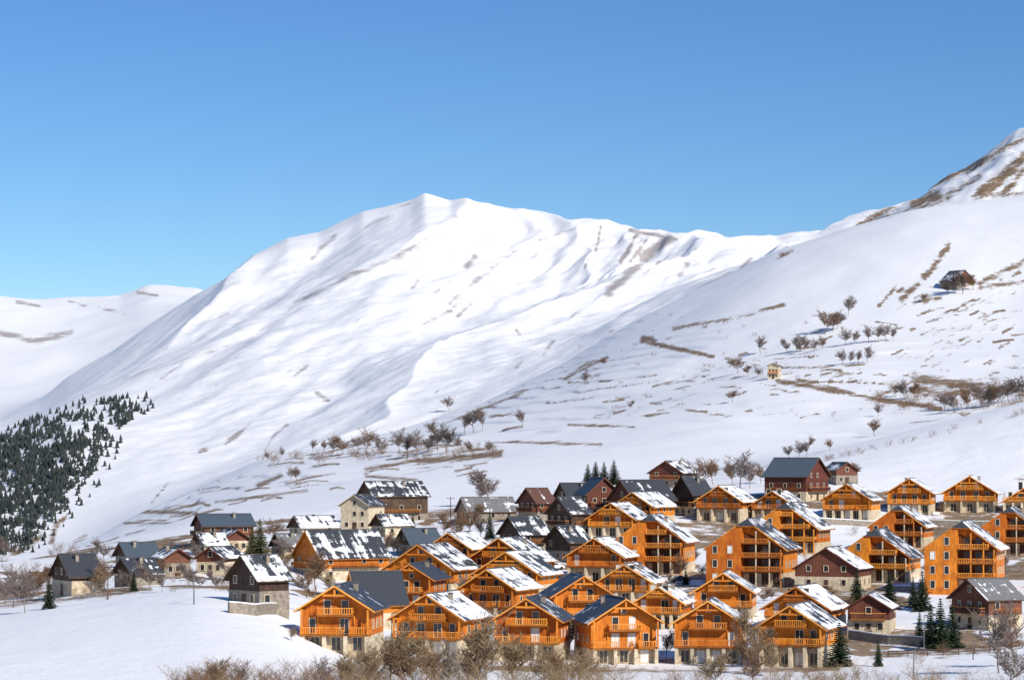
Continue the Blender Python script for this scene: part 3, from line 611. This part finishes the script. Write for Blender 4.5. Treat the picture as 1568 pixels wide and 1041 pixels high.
for a in [(398,852,58,'needle_olive',1.4),(386,848,44,'needle_olive',1.2),(75,932,46,'needle',1.2),(750,825,44),(608,815,26),(632,815,30),(1412,935,62,'needle',1.3),(1398,930,48),(1440,995,80,'needle',1.2),(1425,990,66,'needle',1.2),(1458,992,68,'needle',1.3),(1408,985,50),(1285,1020,68,'needle',1.5),(1345,1020,40),(1312,922,54,'needle',1.2),(1362,925,50,'needle',1.3),(900,744,34,'needle',1.5),(912,742,36,'needle',1.6),(925,743,36,'needle',1.5),(940,742,38,'needle',1.6),(1050,895,26),(1520,830,20),(205,905,34),(1020,790,22)]: con(*a)
def scatter(name,bases,items,mk):
    Vs=[];Fs=[];o=0
    for (x,y,z,s,wd,a,bi) in items:
        V,Fc=bases[bi];ca,sa=math.cos(a),math.sin(a)
        W2=np.empty_like(V);W2[:,0]=(V[:,0]*ca-V[:,1]*sa)*s*wd+x;W2[:,1]=(V[:,0]*sa+V[:,1]*ca)*s*wd+y;W2[:,2]=V[:,2]*s+z
        Vs.append(W2);Fs+=[tuple(q_+o for q_ in f_) for f_ in Fc];o+=len(V)
    return new_obj(name,tomesh(name,np.concatenate(Vs),Fs,mk))
def items(n,xr,yf_,hr,dmin=385,wd=1.0,nb=3):
    L_=[]
    for i in range(n):
        px=rnd.uniform(*xr);py=yf_(px);x,y,z=hit(px,py,dmin);L_.append((x,y,z,rnd.uniform(*hr)*y/F,wd*rnd.uniform(.7,1.3),rnd.uniform(0,6.28),rnd.randrange(nb)))
    return L_
scatter("foreground_shrubs",bs,items(40,(300,1568),lambda x:rnd.uniform(1046,1066),(20,52),310)+items(40,(520,960),lambda x:rnd.uniform(1046,1066),(34,80),310),'twig_tan')
scatter("foreground_shrubs",bs,items(36,(260,580),lambda x:rnd.uniform(1046,1066),(24,60),310)+items(24,(1000,1568),lambda x:rnd.uniform(1040,1060),(14,38),310),'twig_brown')
scatter("village_shrubs",bs,items(140,(430,1568),lambda x:rnd.uniform(800,1018),(8,22)),'twig_brown')
scatter("village_shrubs",bs,items(80,(0,440),lambda x:rnd.uniform(842,922),(8,26),455),'twig_brown')
scatter("hillside_shrubs",bs,items(45,(390,770),lambda x:np.interp(x,[390,520,770],[705,700,692])+rnd.uniform(-5,8),(8,20),1000)+items(90,(1340,1568),lambda x:rnd.uniform(590,630),(6,20),1000)+items(80,(850,1568),lambda x:rnd.uniform(480,640),(3,9),1000)+items(14,(1190,1215),lambda x:398-(x-1190)*.5,(4,9),1000),'twig_brown')
scatter("ridge_shrubs",bs,items(40,(1010,1568),lambda x:np.interp(x,[1010,1200,1300,1440,1568],[738,712,692,660,628])+rnd.uniform(2,8),(4,13),800),'twig_brown')
def fir(seed):
    R=random.Random(seed);V=[];Fc=[];n=6
    for (z0,z1,r_) in((.02,.55,.26),(.35,1.,.17)):
        b=len(V);V.append((0,0,z1))
        for k in range(n):
            a=k*6.283/n+R.uniform(-.3,.3);q_=r_*R.uniform(.6,1.2);V.append((math.cos(a)*q_,math.sin(a)*q_,z0+R.uniform(-.04,.06)))
        for k in range(n): Fc.append((b,b+1+k,b+1+(k+1)%n))
    return np.array(V),Fc
fs=[fir(s) for s in range(4)]
it=[]
def dens(px,py):
    e=np.interp(py,[612,640,662,690,720,760,800,850],[218,210,176,160,148,120,84,30])
    if px>e: return .05 if px<e+22 else 0
    n_=float(vn(np.array([px/16.+py/26.]),np.array([py/11.]),3)[0])*.65+float(vn(np.array([px/7.]),np.array([py/5.]),5)[0])*.35
    top=np.interp(px,[0,60,130,215],[664,636,612,608])
    if py<top: return 0
    if py<672-.05*px: return .6 if n_>.5 else .09
    ed=min(1,(e-px)/34)
    return (.9 if n_>.37 else .16)*(.3+.7*ed)
for i in range(10000):
    px=rnd.uniform(-60,240);py=rnd.uniform(608,850)
    if rnd.random()<dens(max(px,0),py):
        x,y,z=hit(px,py,2350);it.append((x,y,z,rnd.uniform(6,13)*min(y,3500)/F,rnd.uniform(1.0,1.5),rnd.uniform(0,6),rnd.randrange(4)))
scatter("distant_pine_forest",fs,it,'needle_far')
print("forest",len(it))
# ---------------------------------------------------------------- cars, lamps
M['blue']=plain("blue_car_paint",(0.01,0.10,0.5),(0.015,0.12,0.55),1,.3,.5);M['white']=plain("white_car_paint",(0.7,0.7,0.7),(0.75,0.75,0.75),1,.3,.5);M['grey']=plain("grey_car_paint",(0.08,0.085,0.09),(0.1,0.1,0.11),1,.3,.5);M['tyre']=plain("tyre",(0.01,0.01,0.01),(0.02,0.02,0.02))
def car(px,py,k,yaw):
    x,y,z=hit(px,py);root=bpy.data.objects.new("parked_car",None);scene.collection.objects.link(root);root.location=(x,y,z+.02);root.rotation_euler=(0,0,yaw)
    b=MB();prof=[(-2.1,.35),(2.1,.35),(2.15,.75),(1.9,.9),(1.0,1.0),(.45,1.42),(-1.3,1.45),(-2.0,1.0),(-2.15,.8)]
    for s_ in(-1,1):
        pts=[(a,s_*(.85 if c_<1.1 else .68),c_) for a,c_ in prof]
        b.face(pts if s_<0 else pts[::-1],k)
    for i in range(len(prof)):
        a,c_=prof[i],prof[(i+1)%len(prof)];wa=.85 if a[1]<1.1 else .68;wc=.85 if c_[1]<1.1 else .68
        b.face([(a[0],-wa,a[1]),(a[0],wa,a[1]),(c_[0],wc,c_[1]),(c_[0],-wc,c_[1])],'glass' if i in(4,6) else k)
    b.obj("body",root)
    g=MB()
    for s_ in(-1,1): g.face([(-1.6,s_*.86,1.02),(.75,s_*.86,1.02),(.38,s_*.72,1.36),(-1.2,s_*.72,1.38)],'glass')
    g.obj("side_windows",root)
    t=MB()
    for wx in(-1.35,1.35):
        for s_ in(-1,1):
            n=12;c0=[(wx+.33*math.cos(a*6.283/n),s_*.9,.33+.33*math.sin(a*6.283/n)) for a in range(n)];c1=[(a,s_*.68,c_) for a,_,c_ in c0]
            t.face(c0,'tyre');t.face(c1[::-1],'tyre')
            for i in range(n): t.face([c0[i],c0[(i+1)%n],c1[(i+1)%n],c1[i]],'tyre')
    t.obj("wheels",root)
car(1103,794,'blue',.1);car(848,872,'white',.5);car(1040,892,'grey',.2);car(858,905,'grey',1.1);car(1240,872,'grey',.3)
def lamp(px,py,hh):
    x,y,z=hit(px,py);root=bpy.data.objects.new("street_lamp",None);scene.collection.objects.link(root);root.location=(x,y,z)
    V=[];Fc=[];h_=hh*y/F;tube(V,Fc,(0,0,-.3),(0,0,h_),.11,.07);tube(V,Fc,(0,0,h_),(1.1,0,h_+.25),.06,.05)
    new_obj("pole",tomesh("pole",V,Fc,'metal'),root);b=MB();b.box(.8,1.6,-.16,.16,h_+.2,h_+.34,'metal');b.box(.9,1.5,-.11,.11,h_+.14,h_+.197,'frame');b.obj("lamp_head",root)
lamp(297,925,48);lamp(1415,1000,58);lamp(1399,1036,42);lamp(165,918,36);lamp(600,985,46);lamp(1490,1010,50)
def pole(px,py,hh):
    x,y,z=hit(px,py);V=[];Fc=[];h_=hh*y/F;tube(V,Fc,(0,0,-.3),(0,0,h_),.16,.10);tube(V,Fc,(-.9,0,h_-.5),(.9,0,h_-.5),.07,.07)
    for s_ in(-.8,0,.8): tube(V,Fc,(s_,0,h_-.45),(s_,0,h_-.15),.05,.04)
    o=new_obj("utility_pole",tomesh("utility_pole",V,Fc,'dark'));o.location=(x,y,z)
pole(690,800,40);pole(1010,890,44);pole(820,880,44)
# ---------------------------------------------------------------- light, sky, camera
AZ,EL=39,33
sl=bpy.data.lights.new("sun","SUN");sl.energy=5.0;sl.angle=math.radians(.5);sl.color=(1,.94,.85)
so=bpy.data.objects.new("sun",sl);scene.collection.objects.link(so);so.rotation_euler=(math.radians(90-EL),0,math.radians(AZ));so.location=(200,-200,300)
w=bpy.data.worlds.new("World");scene.world=w;w.use_nodes=True;nt=w.node_tree;bg=nt.nodes['Background']
sk=nt.nodes.new('ShaderNodeTexSky');sk.sky_type='NISHITA';sk.sun_disc=False;sk.sun_elevation=math.radians(EL);sk.sun_rotation=math.radians(180-AZ);sk.altitude=1800;sk.air_density=1.0;sk.dust_density=0.0;sk.ozone_density=2.0
s1=N(nt,'ShaderNodeVectorMath',operation='SCALE');s1.inputs['Scale'].default_value=.115;nt.links.new(sk.outputs[0],s1.inputs[0])
gm=N(nt,'ShaderNodeGamma');gm.inputs[1].default_value=1.8;nt.links.new(s1.outputs[0],gm.inputs[0])
mx=mixc(nt,.34,gm.outputs[0],(0.10,0.30,0.74))
s2=N(nt,'ShaderNodeVectorMath',operation='SCALE');s2.inputs['Scale'].default_value=10.0;nt.links.new(mx,s2.inputs[0])
nt.links.new(s2.outputs[0],bg.inputs[0]);bg.inputs[1].default_value=.1
scene.view_settings.view_transform='Standard';scene.view_settings.look='None';scene.view_settings.exposure=0
cam=bpy.data.cameras.new("camera");co_=bpy.data.objects.new("camera",cam);scene.collection.objects.link(co_);co_.location=(0,0,0);co_.rotation_euler=(math.radians(90),0,0)
cam.sensor_width=36;cam.lens=36*F/1568;cam.shift_y=(HY-520.5)/1568;cam.clip_start=1;cam.clip_end=30000
scene.camera=co_
